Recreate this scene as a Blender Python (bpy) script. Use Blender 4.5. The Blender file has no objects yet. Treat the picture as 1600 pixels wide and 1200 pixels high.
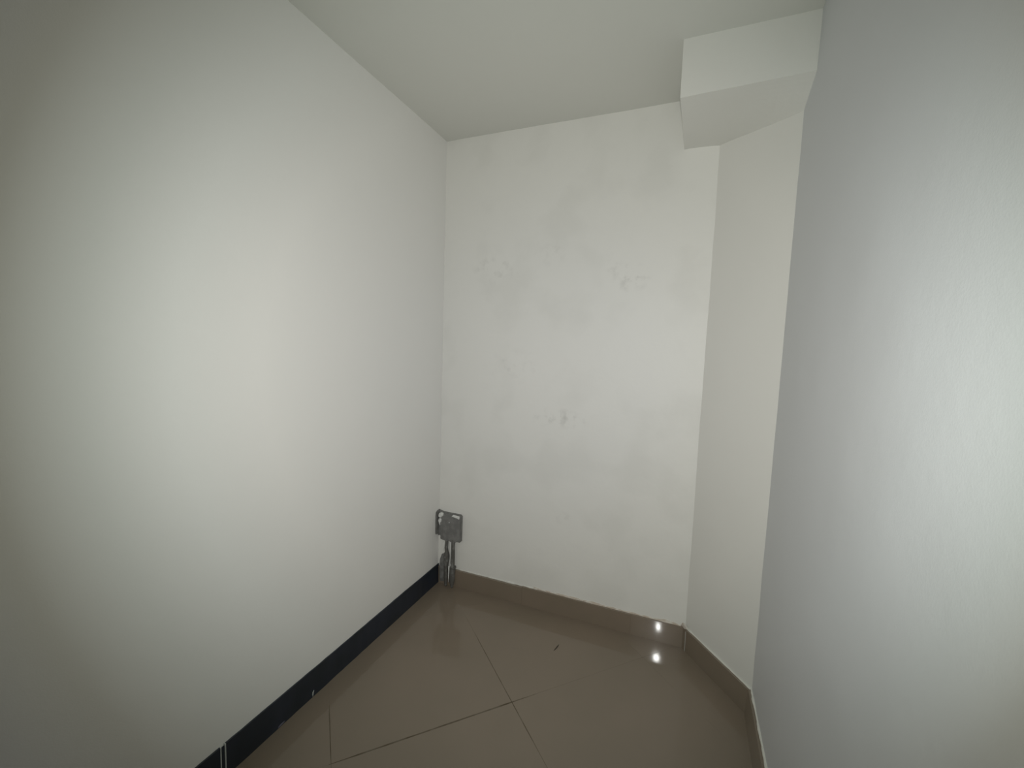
import bpy, bmesh, math, random
from mathutils import Vector, Matrix, noise
random.seed(7)
S = bpy.context.scene
COL = S.collection

# ------------------------------------------------------------------ camera
CAM = Vector((1.3309, -2.1882, 1.4443))
YAW, PITCH, ROLL, FPX = 0.3839, -0.0830, 0.0333, 667.9
cy, sy = math.cos(YAW), math.sin(YAW)
f0 = Vector((-sy, cy, 0)); r0 = Vector((cy, sy, 0)); u0 = Vector((0, 0, 1))
fw = f0*math.cos(PITCH) + u0*math.sin(PITCH); u1 = u0*math.cos(PITCH) - f0*math.sin(PITCH)
rt = r0*math.cos(ROLL) + u1*math.sin(ROLL); up = u1*math.cos(ROLL) - r0*math.sin(ROLL)
rot = Matrix((rt, up, -fw)).transposed().to_4x4()
cd = bpy.data.cameras.new('camera'); cam = bpy.data.objects.new('camera', cd); COL.objects.link(cam)
cam.matrix_world = Matrix.Translation(CAM) @ rot
cd.sensor_width = 36; cd.lens = 36*FPX/1600; cd.clip_start = 0.02
S.camera = cam

# ------------------------------------------------------------------ world, lights, exposure
W = bpy.data.worlds.new('dim_daylight'); S.world = W; W.use_nodes = True
W.node_tree.nodes['Background'].inputs[0].default_value = (0.62, 0.78, 1.0, 1)
W.node_tree.nodes['Background'].inputs[1].default_value = 0.06
fl = bpy.data.lights.new('phone_flash', 'POINT'); flash = bpy.data.objects.new('phone_flash', fl); COL.objects.link(flash)
fl.energy = 103; fl.shadow_soft_size = 0.015; fl.use_nodes = True
AIM_RIGHT, AIM_UP = 2.5, 2.0      # the LED does not point exactly where the lens does
flash.matrix_world = Matrix.Translation((1.337, -2.19, 1.447)) @ rot @ Matrix.Rotation(-math.radians(AIM_RIGHT), 4, 'Y') @ Matrix.Rotation(math.radians(AIM_UP), 4, 'X')
# beam of the LED, lens vignetting partly baked in: angle from its axis in degrees -> emitted colour
BEAM = [(0, (.96, .95, .965)), (14, (.88, .875, .88)), (24, (.83, .82, .80)), (33, (.74, .737, .705)), (41, (.508, .525, .497)),
        (48, (.247, .262, .238)), (54, (.066, .064, .046)), (61, (.004, .004, .006)), (90, (0, 0, 0))]
lt = fl.node_tree; em = lt.nodes['Emission']; tcl = lt.nodes.new('ShaderNodeTexCoord'); sx = lt.nodes.new('ShaderNodeSeparateXYZ')
ng = lt.nodes.new('ShaderNodeMath'); ng.operation = 'MULTIPLY'; ng.inputs[1].default_value = -1
ac = lt.nodes.new('ShaderNodeMath'); ac.operation = 'ARCCOSINE'
dv = lt.nodes.new('ShaderNodeMath'); dv.operation = 'DIVIDE'; dv.inputs[1].default_value = math.pi/2
cr = lt.nodes.new('ShaderNodeValToRGB')
lt.links.new(tcl.outputs['Normal'], sx.inputs[0]); lt.links.new(sx.outputs['Z'], ng.inputs[0]); lt.links.new(ng.outputs[0], ac.inputs[0])
lt.links.new(ac.outputs[0], dv.inputs[0]); lt.links.new(dv.outputs[0], cr.inputs[0]); lt.links.new(cr.outputs[0], em.inputs['Color'])
for k, (deg, c) in enumerate(BEAM):
    e = cr.color_ramp.elements[k] if k < 2 else cr.color_ramp.elements.new(deg/90)
    e.position = deg/90; e.color = (*c, 1)
S.view_settings.view_transform = 'Standard'; S.view_settings.look = 'None'
S.view_settings.gamma = 1; S.view_settings.use_curve_mapping = False
S.view_settings.exposure = 0.0

# ------------------------------------------------------------------ materials
def mat(name, base, rough=0.5, spec=0.5, bump=None, vary=None, coat=0.0):
    """bump = [(scale, strength, distance)], vary = (scale, other colour, low, high)"""
    m = bpy.data.materials.new(name); m.use_nodes = True
    nt = m.node_tree; b = nt.nodes['Principled BSDF']
    b.inputs['Base Color'].default_value = (*base, 1); b.inputs['Roughness'].default_value = rough
    b.inputs['Specular IOR Level'].default_value = spec; b.inputs['Coat Weight'].default_value = coat; b.inputs['Coat Roughness'].default_value = .05
    tc = nt.nodes.new('ShaderNodeTexCoord')
    if vary:
        n = nt.nodes.new('ShaderNodeTexNoise'); n.inputs['Scale'].default_value = vary[0]; n.inputs['Detail'].default_value = 5
        r = nt.nodes.new('ShaderNodeMapRange'); r.inputs[1].default_value = vary[2]; r.inputs[2].default_value = vary[3]
        x = nt.nodes.new('ShaderNodeMix'); x.data_type = 'RGBA'
        x.inputs[6].default_value = (*base, 1); x.inputs[7].default_value = (*vary[1], 1)
        nt.links.new(tc.outputs['Object'], n.inputs['Vector']); nt.links.new(n.outputs[0], r.inputs[0])
        nt.links.new(r.outputs[0], x.inputs[0]); nt.links.new(x.outputs[2], b.inputs['Base Color'])
    prev = None
    for sc, st, ds in (bump or []):
        n = nt.nodes.new('ShaderNodeTexNoise'); n.inputs['Scale'].default_value = sc; n.inputs['Detail'].default_value = 4
        k = nt.nodes.new('ShaderNodeBump'); k.inputs['Strength'].default_value = st; k.inputs['Distance'].default_value = ds
        nt.links.new(tc.outputs['Object'], n.inputs['Vector']); nt.links.new(n.outputs[0], k.inputs['Height'])
        if prev: nt.links.new(prev.outputs[0], k.inputs['Normal'])
        nt.links.new(k.outputs[0], b.inputs['Normal']); prev = k
    return m

def stain(m, spots, colour):
    """faint grubby marks: (centre, radius xyz, amount)"""
    nt = m.node_tree; b = nt.nodes['Principled BSDF']; tc = nt.nodes.new('ShaderNodeTexCoord')
    n = nt.nodes.new('ShaderNodeTexNoise'); n.inputs['Scale'].default_value = 22; n.inputs['Detail'].default_value = 6
    nt.links.new(tc.outputs['Object'], n.inputs['Vector'])
    r = nt.nodes.new('ShaderNodeMapRange'); r.inputs[1].default_value = .5; r.inputs[2].default_value = .66
    nt.links.new(n.outputs[0], r.inputs[0])
    acc = None
    for c, rad, amt in spots:
        mp = nt.nodes.new('ShaderNodeMapping'); mp.vector_type = 'TEXTURE'
        mp.inputs['Location'].default_value = c; mp.inputs['Scale'].default_value = rad
        nt.links.new(tc.outputs['Object'], mp.inputs['Vector'])
        ln = nt.nodes.new('ShaderNodeVectorMath'); ln.operation = 'LENGTH'; nt.links.new(mp.outputs[0], ln.inputs[0])
        rr = nt.nodes.new('ShaderNodeMapRange'); rr.inputs[1].default_value = 1; rr.inputs[2].default_value = .2
        rr.inputs[3].default_value = 0; rr.inputs[4].default_value = amt
        nt.links.new(ln.outputs['Value'], rr.inputs[0])
        if acc is None: acc = rr.outputs[0]
        else:
            a = nt.nodes.new('ShaderNodeMath'); a.operation = 'ADD'
            nt.links.new(acc, a.inputs[0]); nt.links.new(rr.outputs[0], a.inputs[1]); acc = a.outputs[0]
    mu = nt.nodes.new('ShaderNodeMath'); mu.operation = 'MULTIPLY'; nt.links.new(acc, mu.inputs[0]); nt.links.new(r.outputs[0], mu.inputs[1])
    x = nt.nodes.new('ShaderNodeMix'); x.data_type = 'RGBA'; x.inputs[7].default_value = (*colour, 1)
    if b.inputs['Base Color'].is_linked:
        nt.links.new(b.inputs['Base Color'].links[0].from_socket, x.inputs[6])
    else: x.inputs[6].default_value = b.inputs['Base Color'].default_value
    nt.links.new(mu.outputs[0], x.inputs[0]); nt.links.new(x.outputs[2], b.inputs['Base Color'])

WB = [(260, .10, .002), (34, .05, .006), (5, .05, .03)]
PAINT = (.705, .705, .66)
M_left = mat('white_wall_paint', (.757, .754, .724), .55, .25, WB)
M_back = mat('white_wall_paint_over_plaster', PAINT, .5, .3, [(260, .10, .002), (26, .10, .008), (5, .08, .03)],
             (3.2, (.675, .675, .63), .5, .62))
M_diag = mat('white_corner_paint', (.685, .683, .642), .55, .25, WB)
M_right = mat('white_wall_paint_cool_cast', (.66, .676, .69), .5, .3, WB)  # bluish cast of lens colour shading put into the white wall's colour
M_ceil = mat('ceiling_paint', (.63, .635, .59), .6, .2, WB)
M_beam = mat('beam_paint', (.67, .67, .628), .55, .25, WB)
stain(M_back, [((1.06, 0, 1.81), (.10, .2, .08), .45), ((.97, 0, 1.86), (.06, .2, .05), .2), ((.32, 0, 1.88), (.16, .2, .10), .28),
               ((.72, 0, 1.08), (.2, .2, .06), .4), ((.75, 0, .55), (.10, .2, .05), .18), ((.45, 0, 1.35), (.2, .2, .12), .14),
               ((.65, 0, 1.95), (.09, .2, .08), .16)], (.38, .375, .34))
M_tile = mat('polished_porcelain', (.212, .172, .130), .3, .2, None, (2.5, (.198, .163, .122), .4, .65), coat=.6)
M_skirt = mat('porcelain_skirting', (.206, .166, .124), .28, .2, None, (4, (.19, .157, .115), .4, .65), coat=.95)
M_grout = mat('beige_grout', (.17, .148, .115), .5, .3)
M_dirt = mat('dirty_brown_grout', (.095, .075, .05), .8, .2, [(200, .3, .001)], (14, (.14, .118, .088), .42, .6))
M_black = mat('navy_black_board_paint', (.0125, .018, .025), .38, .5, [(40, .06, .003)], (6, (.017, .023, .036), .4, .6))
M_bead = mat('white_joint_filler', (.48, .50, .48), .6, .3)
M_putty = mat('pinkish_putty', (.47, .41, .34), .8, .2, [(120, .5, .002)], (30, (.60, .57, .51), .42, .6))
M_wputty = mat('pale_putty', (.66, .66, .61), .75, .2, [(120, .4, .002)])
M_box = mat('grey_box_plastic', (.155, .155, .148), .55, .4, [(70, .35, .003)], (28, (.20, .20, .19), .42, .62))
M_mortar = mat('grey_mortar', (.15, .15, .14), .85, .2, [(90, .6, .004)], (30, (.21, .21, .20), .42, .6))
M_pipe = mat('dark_grey_conduit', (.10, .098, .088), .5, .4, [(60, .3, .002)], (35, (.17, .17, .16), .5, .62))
M_splash = mat('white_paint_splash', (.66, .67, .64), .55, .3)
M_screw = mat('zinc_screw', (.4, .4, .39), .35, .5)
M_sliver = mat('dark_wood_sliver', (.06, .052, .038), .7, .3)

# ------------------------------------------------------------------ helpers
def link(name, me, m, parent=None, label=None, cat=None, kind=None, group=None):
    o = bpy.data.objects.new(name, me); COL.objects.link(o)
    if m: me.materials.append(m)
    if parent: o.parent = parent
    for k, v in (('label', label), ('category', cat), ('kind', kind), ('group', group)):
        if v: o[k] = v
    return o

def mesh_from(verts, faces, smooth=False, bevel=0.0, seg=1):
    bm = bmesh.new(); vs = [bm.verts.new(v) for v in verts]
    for f in faces:
        try: bm.faces.new([vs[i] for i in f])
        except ValueError: pass
    bmesh.ops.recalc_face_normals(bm, faces=bm.faces)
    if bevel:
        bmesh.ops.bevel(bm, geom=list(bm.edges), offset=bevel, segments=seg, affect='EDGES', clamp_overlap=True)
    me = bpy.data.meshes.new('m'); bm.to_mesh(me); bm.free()
    if smooth:
        for p in me.polygons: p.use_smooth = True
    return me

BOXF = [(0,1,2,3), (7,6,5,4), (0,4,5,1), (1,5,6,2), (2,6,7,3), (3,7,4,0)]
def hexa(b, t, bevel=0.0, seg=1):
    """bottom four and top four corners"""
    return mesh_from(list(b)+list(t), BOXF, bevel=bevel, seg=seg)

def wall(name, O, U, V, N, nu, nv, m, amp=.002, thick=.08, seed=0, label=None):
    """gently uneven plastered slab: origin O, spans U and V, inward normal N"""
    O, U, V, N = map(Vector, (O, U, V, N)); vs = []
    for j in range(nv+1):
        for i in range(nu+1):
            p = O + U*(i/nu) + V*(j/nv)
            d = noise.noise(p*1.7 + Vector((seed, 0, 0)))*.6 + noise.noise(p*6 + Vector((0, seed, 0)))*.4
            vs.append(p + N*(d*amp))
    n = len(vs)
    vs += [O + U*a + V*b - N*thick for b in (0, 1) for a in (0, 1)]
    fs = [(j*(nu+1)+i, j*(nu+1)+i+1, (j+1)*(nu+1)+i+1, (j+1)*(nu+1)+i) for j in range(nv) for i in range(nu)]
    fs.append((n, n+2, n+3, n+1))
    row = lambda j: [j*(nu+1)+i for i in range(nu+1)]
    colm = lambda i: [j*(nu+1)+i for j in range(nv+1)]
    fs += [tuple(row(0)) + (n+1, n), tuple(row(nv)) + (n+3, n+2), tuple(colm(0)) + (n+2, n), tuple(colm(nu)) + (n+3, n+1)]
    me = mesh_from(vs, fs)
    for p in me.polygons:
        if len(p.vertices) == 4 and max(p.vertices) < n: p.use_smooth = True
    return link(name, me, m, kind='structure', label=label)

def tube(pts, rads, seg=12):
    """vertical-ish round tube through points with a radius each, capped"""
    vs, fs = [], []
    for k, (p, r) in enumerate(zip(pts, rads)):
        p = Vector(p); a = Vector(pts[max(k-1, 0)]); b = Vector(pts[min(k+1, len(pts)-1)])
        t = (b-a).normalized(); x = t.orthogonal().normalized() if abs(t.z) < .9 else Vector((1, 0, 0))
        x = (x - t*x.dot(t)).normalized(); y = t.cross(x)
        for i in range(seg):
            q = 2*math.pi*i/seg; vs.append(p + (x*math.cos(q) + y*math.sin(q))*r)
    for k in range(len(pts)-1):
        for i in range(seg):
            a = k*seg+i; b = k*seg+(i+1) % seg; fs.append((a, b, b+seg, a+seg))
    fs.append(tuple(range(seg))); fs.append(tuple((len(pts)-1)*seg+i for i in range(seg)))
    me = mesh_from(vs, fs)
    for p in me.polygons: p.use_smooth = len(p.vertices) == 4
    return me

def blob(outline, O, U, V, N, h):
    """low domed patch lying on a surface: outline in the U, V plane"""
    O, U, V, N = map(Vector, (O, U, V, N)); n = len(outline)
    c = (sum(a for a, b in outline)/n, sum(b for a, b in outline)/n)
    at = lambda a, b, z: O + U*a + V*b + N*z
    vs = [at(a, b, -.0005) for a, b in outline] + [at(a, b, h*.7) for a, b in outline]
    vs += [at(c[0]+(a-c[0])*.75, c[1]+(b-c[1])*.75, h) for a, b in outline]
    fs = [tuple(range(n))] + [tuple(2*n+i for i in range(n))]
    for k in (0, n):
        fs += [(k+i, k+(i+1) % n, k+n+(i+1) % n, k+n+i) for i in range(n)]
    return mesh_from(vs, fs)

# ------------------------------------------------------------------ room shell
H, YF = 2.6, -3.4
LEAN = .0088                       # the right wall leans out slightly
XR = 1.657
wall('wall_left', (0, .08, -.05), (0, YF-.16, 0), (0, 0, H+.1), (1, 0, 0), 70, 50, M_left, .0025, seed=1)
wall('wall_back', (-.08, 0, -.05), (1.7, 0, 0), (0, 0, H+.1), (0, -1, 0), 60, 70, M_back, .003, seed=2)
A0, A1 = Vector((1.412, 0, 0)), Vector((1.657, -.318, 0))          # foot of the narrow wall across the corner
B0, B1 = Vector((1.412, 0, H)), Vector((1.680, -.262, H))          # its head: not quite plumb
d = (A1-A0).normalized(); nd = Vector((d.y, -d.x, 0)); nd = nd if nd.y < 0 else -nd
def diag_pt(s, z):
    k = z/H; a = A0.lerp(B0, k); b = A1.lerp(B1, k); return a + (b-a)*s
nu, nv = 24, 70; vs = []
for j in range(nv+1):
    for i in range(nu+1):
        p = diag_pt(-.18 + 1.36*i/nu, -.05 + (H+.1)*j/nv)
        vs.append(p + nd*(noise.noise(p*1.7+Vector((9, 0, 0)))*.6 + noise.noise(p*6)*.4)*.003)
n0 = len(vs); vs += [v - nd*.03 for v in vs]
fs = []
for j in range(nv):
    for i in range(nu):
        a = j*(nu+1)+i; q = (a, a+1, a+nu+2, a+nu+1); fs.append(q); fs.append(tuple(n0+x for x in reversed(q)))
for i in range(nu):
    fs.append((i, i+1, n0+i+1, n0+i)); a = nv*(nu+1)+i; fs.append((a, a+1, n0+a+1, n0+a))
for j in range(nv):
    for i in (0, nu):
        a = j*(nu+1)+i; b = a+nu+1; fs.append((a, b, n0+b, n0+a))
link('wall_corner', mesh_from(vs, fs, smooth=True), M_diag, kind='structure')
wall('wall_right', (XR-.05*LEAN, .1, -.05), (0, YF-.18, 0), ((H+.1)*LEAN, 0, H+.1), (-1, 0, LEAN), 70, 60, M_right, .003, seed=4)
wall('ceiling', (-.08, .08, H), (1.86, 0, 0), (0, YF-.16, 0), (0, 0, -1), 40, 60, M_ceil, .002, seed=5)
# wall behind the camera with the doorway the room is entered by
dw = [(-.08, .55, -.05, H+.05), (1.40, 1.78, -.05, H+.05), (.55, 1.40, 2.1, H+.05)]
vs, fs = [], []
for x0, x1, z0, z1 in dw:
    k = len(vs)
    vs += [(x0, YF-.1, z0), (x1, YF-.1, z0), (x1, YF, z0), (x0, YF, z0), (x0, YF-.1, z1), (x1, YF-.1, z1), (x1, YF, z1), (x0, YF, z1)]
    fs += [tuple(k+i for i in f) for f in BOXF]
link('wall_front', mesh_from(vs, fs), M_left, kind='structure')

# plastered beam end under the ceiling: its underside dips towards the right back corner
nb = 18; vs, fs = [], []
for j in range(nb+1):
    for i in range(nb+1):
        x = 1.2505 + .49*i/nb; y = -.413 + .453*j/nb; u = (x-1.25)/.43; v = (y+.413)/.413
        z = 2.394 + .011*u - .012*v - .135*min(u, 1.1)**3*v + .0015*noise.noise(Vector((x*9, y*9, 2)))
        vs.append((x + .014*max(0, v)*(1-i/nb) + .0015*noise.noise(Vector((0, y*8, 1))), y + (.0015*noise.noise(Vector((x*9, 0, 4))) if j == 0 else 0), z))
n0 = len(vs); vs += [(x, y, 2.66) for x, y, z in vs]
for j in range(nb):
    for i in range(nb):
        q = (j*(nb+1)+i, j*(nb+1)+i+1, (j+1)*(nb+1)+i+1, (j+1)*(nb+1)+i); fs.append(q); fs.append(tuple(n0+k for k in reversed(q)))
for i in range(nb):
    for a, b in ((i, i+1), (nb*(nb+1)+i, nb*(nb+1)+i+1), (i*(nb+1), (i+1)*(nb+1)), (i*(nb+1)+nb, (i+1)*(nb+1)+nb)): fs.append((a, b, n0+b, n0+a))
link('trim_1', mesh_from(vs, fs), M_beam, kind='structure', label='boxed plaster beam under the ceiling in the right back corner')

# ------------------------------------------------------------------ floor: slab and diagonal tiles
floor = link('floor', hexa([(-.08, YF-.1, -.1), (1.76, YF-.1, -.1), (1.76, .08, -.1), (-.08, .08, -.1)],
                           [(-.08, YF-.1, -.0003), (1.76, YF-.1, -.0003), (1.76, .08, -.0003), (-.08, .08, -.0003)]), M_grout, kind='structure')
room = [(-.01, YF), (-.01, .01), (1.41, .01), (1.67, -.31), (1.67, YF)]     # clockwise seen from above
def clip(poly, edge_a, edge_b):
    out = []; ax, ay = edge_a; ex, ey = edge_b[0]-ax, edge_b[1]-ay
    side = lambda p: (p[0]-ax)*ey - (p[1]-ay)*ex
    for i, p in enumerate(poly):
        q = poly[(i+1) % len(poly)]; sp, sq = side(p), side(q)
        if sp >= 0: out.append(p)
        if (sp > 0) != (sq > 0) and sp != sq:
            t = sp/(sp-sq); out.append((p[0]+(q[0]-p[0])*t, p[1]+(q[1]-p[1])*t))
    return out
ANG = math.radians(46.5); TS = .683; ORG = Vector((.757, -.653))
e1 = Vector((math.cos(ANG), math.sin(ANG))); e2 = Vector((math.sin(ANG), -math.cos(ANG)))
GAP = .0004
for i in range(-6, 6):
    for j in range(-6, 7):
        c = [(i*TS+GAP, j*TS+GAP), ((i+1)*TS-GAP, j*TS+GAP), ((i+1)*TS-GAP, (j+1)*TS-GAP), (i*TS+GAP, (j+1)*TS-GAP)]
        poly = [tuple(ORG + e1*a + e2*b) for a, b in c]
        for k in range(len(room)):
            poly = clip(poly, room[k], room[(k+1) % len(room)])
            if len(poly) < 3: break
        if len(poly) < 3: continue
        ar = abs(sum(poly[k][0]*poly[k-1][1]-poly[k-1][0]*poly[k][1] for k in range(len(poly))))/2
        if ar < 2e-4: continue
        n = len(poly)
        cx = sum(p[0] for p in poly)/n; cyy = sum(p[1] for p in poly)/n
        dz = random.uniform(-.0001, .0001)
        # tile tops carry a tiny arris so the joints read as joints
        vs = [(x, y, -.009) for x, y in poly] + [(x, y, -.0002+dz) for x, y in poly]
        vs += [(x+(cx-x)*.001, y+(cyy-y)*.001, dz) for x, y in poly]
        fs = [tuple(range(n)), tuple(2*n+k for k in range(n))]
        for o in (0, n): fs += [(o+k, o+(k+1) % n, o+n+(k+1) % n, o+n+k) for k in range(n)]
        link('tile', mesh_from(vs, fs), M_tile, floor)
def joint(u0, v0, u1, v1, w):
    """dirt packed in a joint, in tile-grid metres from the crossing"""
    a, b = ORG + e1*u0 + e2*v0, ORG + e1*u1 + e2*v1; t = (b-a); L = t.length; t /= L; nrm = Vector((-t.y, t.x))
    n = max(6, int(L/.03)); vs, fs = [], []
    for k in range(n+1):
        p = a + t*(L*k/n); s = w*(.75 + .5*noise.noise(Vector((p.x*40, p.y*40, 3))))*min(1, 4*min(k, n-k)/n+.25)
        for sgn in (-1, 1): vs.append((*(p+nrm*s*sgn), .0004))
        for sgn in (-1, 1): vs.append((*(p+nrm*s*sgn), -.003))
    for k in range(n):
        o = 4*k; fs += [(o, o+1, o+5, o+4), (o+2, o+6, o+7, o+3), (o, o+4, o+6, o+2), (o+1, o+3, o+7, o+5)]
    fs += [(0, 2, 3, 1), (4*n, 4*n+1, 4*n+3, 4*n+2)]
    return mesh_from(vs, fs)
for a in [(-.69, 0, .11, 0, .0036), (-.683, -.26, -.683, 0, .0021), (0, -.46, 0, .30, .0016), (-.683, 0, -.683, .5, .0019)]:
    link('grout_line', joint(*a), M_dirt, floor)

# ------------------------------------------------------------------ left baseboard (dark boards)
bl = bpy.data.objects.new('baseboard_left', None); COL.objects.link(bl); bl['kind'] = 'structure'
def board(y0, y1, h=.117, th=.006):
    n = max(2, int(abs(y1-y0)/.03)); vs, fs = [], []
    for k in range(n+1):
        y = y0 + (y1-y0)*k/n
        hh = h + .0022*noise.noise(Vector((y*7, 1, 0))) + .0015*noise.noise(Vector((y*22, 5, 0)))
        tt = th + .0018*noise.noise(Vector((y*16, 9, 0))) + .001*noise.noise(Vector((y*45, 2, 0)))
        vs += [(-.01, y, 0), (tt, y, 0), (tt*.9, y, hh-.001), (tt*.6, y, hh), (-.01, y, hh)]
    for k in range(n):
        o = 5*k; fs += [(o+i, o+(i+1) % 5, o+5+(i+1) % 5, o+5+i) for i in range(5)]
    fs += [tuple(range(5)), tuple(5*n+i for i in range(5))]
    return mesh_from(vs, fs)
link('skirting_board', board(-.004, -1.3205), M_black, bl)
link('skirting_board', board(-1.3355, YF), M_black, bl)
link('joint_filler', hexa([(-.01, -1.3345, 0), (.005, -1.3345, 0), (.005, -1.3215, 0), (-.01, -1.3215, 0)],
                          [(-.01, -1.3345, .111), (.004, -1.3345, .111), (.004, -1.3215, .111), (-.01, -1.3215, .111)]), M_black, bl)
for y in (-1.3355, -1.3205):
    link('white_bead', hexa([(-.005, y-.0016, 0), (.0085, y-.0016, 0), (.0085, y+.0016, 0), (-.005, y+.0016, 0)],
                            [(-.005, y-.0016, .119), (.0078, y-.0016, .118), (.0078, y+.0016, .118), (-.005, y+.0016, .119)], bevel=.0006), M_bead, bl)
link('paint_drip', tube([(.0068, -.9655, .003), (.0076, -.966, .012), (.0078, -.9645, .021), (.0073, -.9605, .0275)], [.0014, .0023, .0023, .0010], 8), M_bead, bl)
link('paint_drip', blob([(-.014, 0), (.012, .001), (.014, .005), (0, .0065), (-.011, .004)], (.0068, -1.112, .004), (0, 1, 0), (0, 0, 1), (1, 0, 0), .0012),
     mat('lavender_paint_smear', (.16, .15, .19), .6, .3), bl)

# ------------------------------------------------------------------ porcelain skirting on the back, corner and right walls
def skirt_piece(p0, p1, h0, h1, n, th=.012, tilt=math.radians(1.6), back=.02, inset=0):
    """tile strip from p0 to p1 (feet of its face), leaning a touch into the room"""
    p0, p1, n = Vector((*p0, 0)), Vector((*p1, 0)), Vector((*n, 0)).normalized()
    lean = math.tan(tilt); b = [p0, p1, p1-n*back, p0-n*back]
    z = lambda h: Vector((0, 0, h))
    t = [p0+n*lean*h0+z(h0), p1+n*lean*h1+z(h1), p1-n*back+z(h1), p0-n*back+z(h0)]
    return hexa(b, t, bevel=.0004, seg=1)
sb = bpy.data.objects.new('baseboard_back', None); COL.objects.link(sb); sb['kind'] = 'structure'
yb = -.012
link('skirting_tile', skirt_piece((.0085, yb), (.553, yb), .106, .103, (0, -1)), M_skirt, sb)
link('skirting_tile', skirt_piece((.5535, yb), (1.1510, yb), .108, .108, (0, -1)), M_skirt, sb)
link('skirting_tile', skirt_piece((1.1512, -.0140), (1.399, -.0084), .109, .110, (.0224, -1), tilt=math.radians(1.5)), M_skirt, sb)
def bead(p0, p1, h, r, n, name, m, par, seed=0, lo=.2):
    """rough putty run along the top of a skirting"""
    p0, p1, n = Vector((*p0, h)), Vector((*p1, h)), Vector((*n, 0)).normalized()
    k = max(8, int((p1-p0).length/.012)); vs, fs = [], []
    for i in range(k+1):
        p = p0.lerp(p1, i/k); s = r*max(lo, .75+1.1*noise.noise(Vector((p.x*14+seed, p.y*14, 0)))+.5*noise.noise(Vector((p.x*50+seed, p.y*50, 4))))
        for a in (-.9, .35, 1.1, 1.9): vs.append(p + n*(math.cos(a)*s*.9-.004) + Vector((0, 0, math.sin(a)*s)))
        vs.append(p - n*.02 + Vector((0, 0, s))); vs.append(p - n*.02 + Vector((0, 0, -s)))
    for i in range(k):
        o = 6*i; fs += [(o+j, o+(j+1) % 6, o+6+(j+1) % 6, o+6+j) for j in range(6)]
    fs += [tuple(range(6)), tuple(6*k+j for j in range(6))]
    return mesh_from(vs, fs)
link('putty_line', bead((.62, -.006), (1.39, -.006), .1085, .0075, (0, -1), 'putty', M_putty, sb, 3), M_putty, sb, kind='stuff')
link('putty_line', bead((.15, -.005), (.62, -.005), .106, .0045, (0, -1), 'putty', M_wputty, sb, 8), M_wputty, sb, kind='stuff')
# corner wall skirting
sc_ = bpy.data.objects.new('baseboard_corner', None); COL.objects.link(sc_); sc_['kind'] = 'structure'
q0, q1 = Vector((1.398, -.008)), Vector((1.645, -.322)); dq = (q1-q0).normalized(); nq = Vector((dq.y, -dq.x)); nq = nq if nq.y < 0 else -nq
c1 = q0 + dq*.022
link('skirting_tile', skirt_piece(q0, c1-dq*.001, .109, .110, nq, tilt=.004), M_skirt, sc_)
link('skirting_tile', skirt_piece(c1+dq*.001, q1, .108, .108, nq, tilt=.006), M_skirt, sc_)
link('white_grout', skirt_piece(c1-dq*.0013+nq*.0006, c1+dq*.0013+nq*.0006, .100, .100, nq, tilt=.004), M_bead, sc_)
link('putty_line', bead(tuple(q0-nq*.006+dq*.004), tuple(q1-nq*.006), .1085, .004, nq, 'putty', M_wputty, sc_, 5), M_wputty, sc_, kind='stuff')
link('putty_lump', blob([(-.018, -.006), (.004, -.010), (.026, .000), (.020, .010), (.002, .014), (-.012, .010)],
                        (1.403, -.012, .117), (dq.x, dq.y, 0), (0, 0, 1), (nq.x, nq.y, 0), .004), M_putty, sc_)
# right wall skirting
sr = bpy.data.objects.new('baseboard_right', None); COL.objects.link(sr); sr['kind'] = 'structure'
link('skirting_tile', skirt_piece((1.638, -.318), (1.634, -.93), .108, .108, (-1, 0), tilt=-.07, back=.03), M_skirt, sr)
link('skirting_tile', skirt_piece((1.634, -.932), (1.634, -1.53), .108, .108, (-1, 0), tilt=-.07, back=.03), M_skirt, sr)
link('skirting_tile', skirt_piece((1.634, -1.532), (1.634, -2.13), .108, .108, (-1, 0), tilt=-.07, back=.03), M_skirt, sr)
link('skirting_tile', skirt_piece((1.634, -2.132), (1.634, YF), .108, .108, (-1, 0), tilt=-.07, back=.03), M_skirt, sr)
link('putty_line', bead((1.652, -.30), (1.652, YF), .109, .006, (-1, 0), 'putty', M_wputty, sr, 7, .5), M_wputty, sr, kind='stuff')

# ------------------------------------------------------------------ junction box with its two conduits
jb = bpy.data.objects.new('junction_box', None); COL.objects.link(jb); jb.location = (.085, 0, .29)
jb['label'] = 'small grey square junction box with white paint splashes, low in the back left corner'
jb['category'] = 'junction box'
def L(v): return Vector(v) - jb.location
def jpart(name, me, m, label=None, parent=None):
    me.transform(Matrix.Translation(-Vector(jb.location))); return link(name, me, m, parent or jb, label)
def boxv(x0, x1, y0, y1, z0, z1): return ([(x0, y0, z0), (x1, y0, z0), (x1, y1, z0), (x0, y1, z0)], [(x0, y0, z1), (x1, y0, z1), (x1, y1, z1), (x0, y1, z1)])
jpart('box_body', hexa(*boxv(.026, .160, -.026, .01, .284, .450), bevel=.006, seg=3), M_box)
cov = jpart('cover', blob([(.027, .289), (.040, .284), (.060, .282), (.082, .286), (.098, .281), (.118, .288), (.130, .283), (.143, .292), (.157, .300),
                           (.158, .44), (.15, .446), (.036, .446), (.031, .44)], (0, -.0255, 0), (1, 0, 0), (0, 0, 1), (0, -1, 0), .006), M_box)
sm = tube([(.087, -.030, .4), (.087, -.034, .4)], [.0042, .0038], 10)
jpart('screw', sm, M_screw, 'pale screw head', cov)
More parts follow.
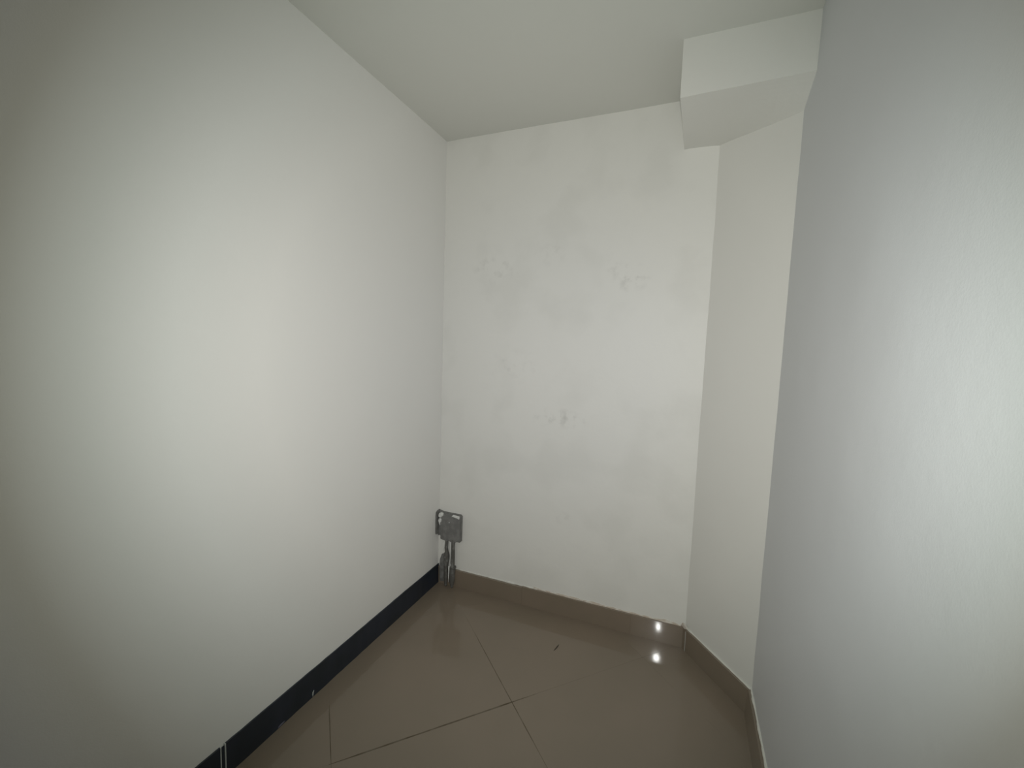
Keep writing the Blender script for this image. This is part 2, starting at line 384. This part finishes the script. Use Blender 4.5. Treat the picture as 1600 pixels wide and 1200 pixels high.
jpart('mortar_patch', blob([(-.012, .305), (.0, .296), (.012, .300), (.022, .290), (.034, .30), (.036, .45), (.012, .455), (.0, .452)],
                           (0, -.002, 0), (1, 0, 0), (0, 0, 1), (0, -1, 0), .012), M_mortar)
jpart('mortar_patch', blob([(-.046, .322), (-.038, .312), (-.030, .322), (-.020, .306), (-.01, .310), (.004, .300), (.004, .458), (-.028, .459), (-.043, .452), (-.047, .43)],
                           (.001, 0, 0), (0, 1, 0), (0, 0, 1), (1, 0, 0), .006), M_mortar)
jpart('paint_splash', blob([(.012, .420), (.026, .417), (.036, .426), (.046, .436), (.044, .446), (.026, .448), (.014, .444), (.010, .432)],
                           (0, -.014, 0), (1, 0, 0), (0, 0, 1), (0, -1, 0), .022), M_splash, 'white paint smear')
jpart('paint_splash', blob([(.014, .412), (.009, .400), (.014, .390), (.017, .376), (.021, .368), (.023, .384), (.032, .394), (.034, .408), (.026, .414)],
                           (0, -.014, 0), (1, 0, 0), (0, 0, 1), (0, -1, 0), .020), M_splash, 'white paint smear')
jpart('paint_splash', blob([(.102, .440), (.120, .437), (.140, .434), (.152, .430), (.155, .440), (.152, .448), (.112, .450)],
                           (0, -.028, 0), (1, 0, 0), (0, 0, 1), (0, -1, 0), .006), M_splash, 'white paint smear')

def conduit(x, prof, label, extra):
    r = bpy.data.objects.new('conduit_pipe', None); COL.objects.link(r); r.location = (x, -.02, 0)
    r['label'] = label; r['category'] = 'pipe'; r['group'] = 'conduits under the junction box'
    def p(name, me, m): me.transform(Matrix.Translation((-x, .02, 0))); return link(name, me, m, r)
    p('tube', tube([(x+dx, y, z) for dx, y, z, _ in prof], [q for *_, q in prof], 14), M_pipe)
    for nm, me, m in extra: p(nm, me, m)
    return r
conduit(.064, [(.002, -.020, .300, .009), (.003, -.021, .268, .010), (.001, -.021, .235, .011), (.004, -.021, .215, .011), (.004, -.021, .20, .016),
               (.003, -.021, .185, .0185), (.003, -.021, .165, .018), (.003, -.022, .14, .0145), (.003, -.024, .10, .013), (.004, -.026, .05, .012), (.005, -.027, .012, .009), (.005, -.027, .0005, .006)],
        'left conduit pipe under the junction box, bulging halfway down to the floor',
        [('mortar_smear', blob([(.030, .185), (.050, .192), (.056, .14), (.054, .02), (.020, .012), (.013, .08), (.018, .15)], (0, -.004, 0), (1, 0, 0), (0, 0, 1), (0, -1, 0), .016), M_mortar),
         ('paint_drip', tube([(.050, -.030, .275), (.054, -.032, .25), (.056, -.032, .22)], [.003, .004, .0015], 8), M_splash),
         ('paint_drip', tube([(.088, -.027, .128), (.090, -.030, .10), (.089, -.030, .06), (.089, -.031, .03)], [.0045, .0035, .003, .0015], 8), M_splash)])
conduit(.110, [(0, -.020, .300, .0115), (0, -.020, .25, .0115), (.001, -.020, .17, .0115), (.001, -.021, .132, .0115), (.001, -.022, .122, .0175),
               (.001, -.026, .08, .0175), (.001, -.028, .035, .0165), (.003, -.030, .012, .009), (.004, -.030, .0005, .004)],
        'right conduit pipe under the junction box, straight with a wider sleeve at the floor',
        [('clip_ring', tube([(.114, -.021, .121), (.114, -.0215, .127)], [.0188, .0188], 16), M_pipe),
         ('paint_streak', tube([(.0905, -.014, .295), (.0925, -.015, .22), (.0935, -.015, .14)], [.006, .0055, .004], 8), M_splash)])

# ------------------------------------------------------------------ sliver lying on the floor
sv = blob([(-.027, 0), (-.010, -.004), (.012, -.0035), (.027, .001), (.012, .003), (-.012, .0025)], (0, 0, .0007), (1, 0, 0), (0, 1, 0), (0, 0, 1), .003)
o = link('wood_sliver', sv, M_sliver, label='thin dark sliver lying on the floor tiles in front of the back wall', cat='debris')
o.location = (.834, -.266, 0); o.scale = (1, .7, .8); o.rotation_euler = (0, 0, math.radians(78))
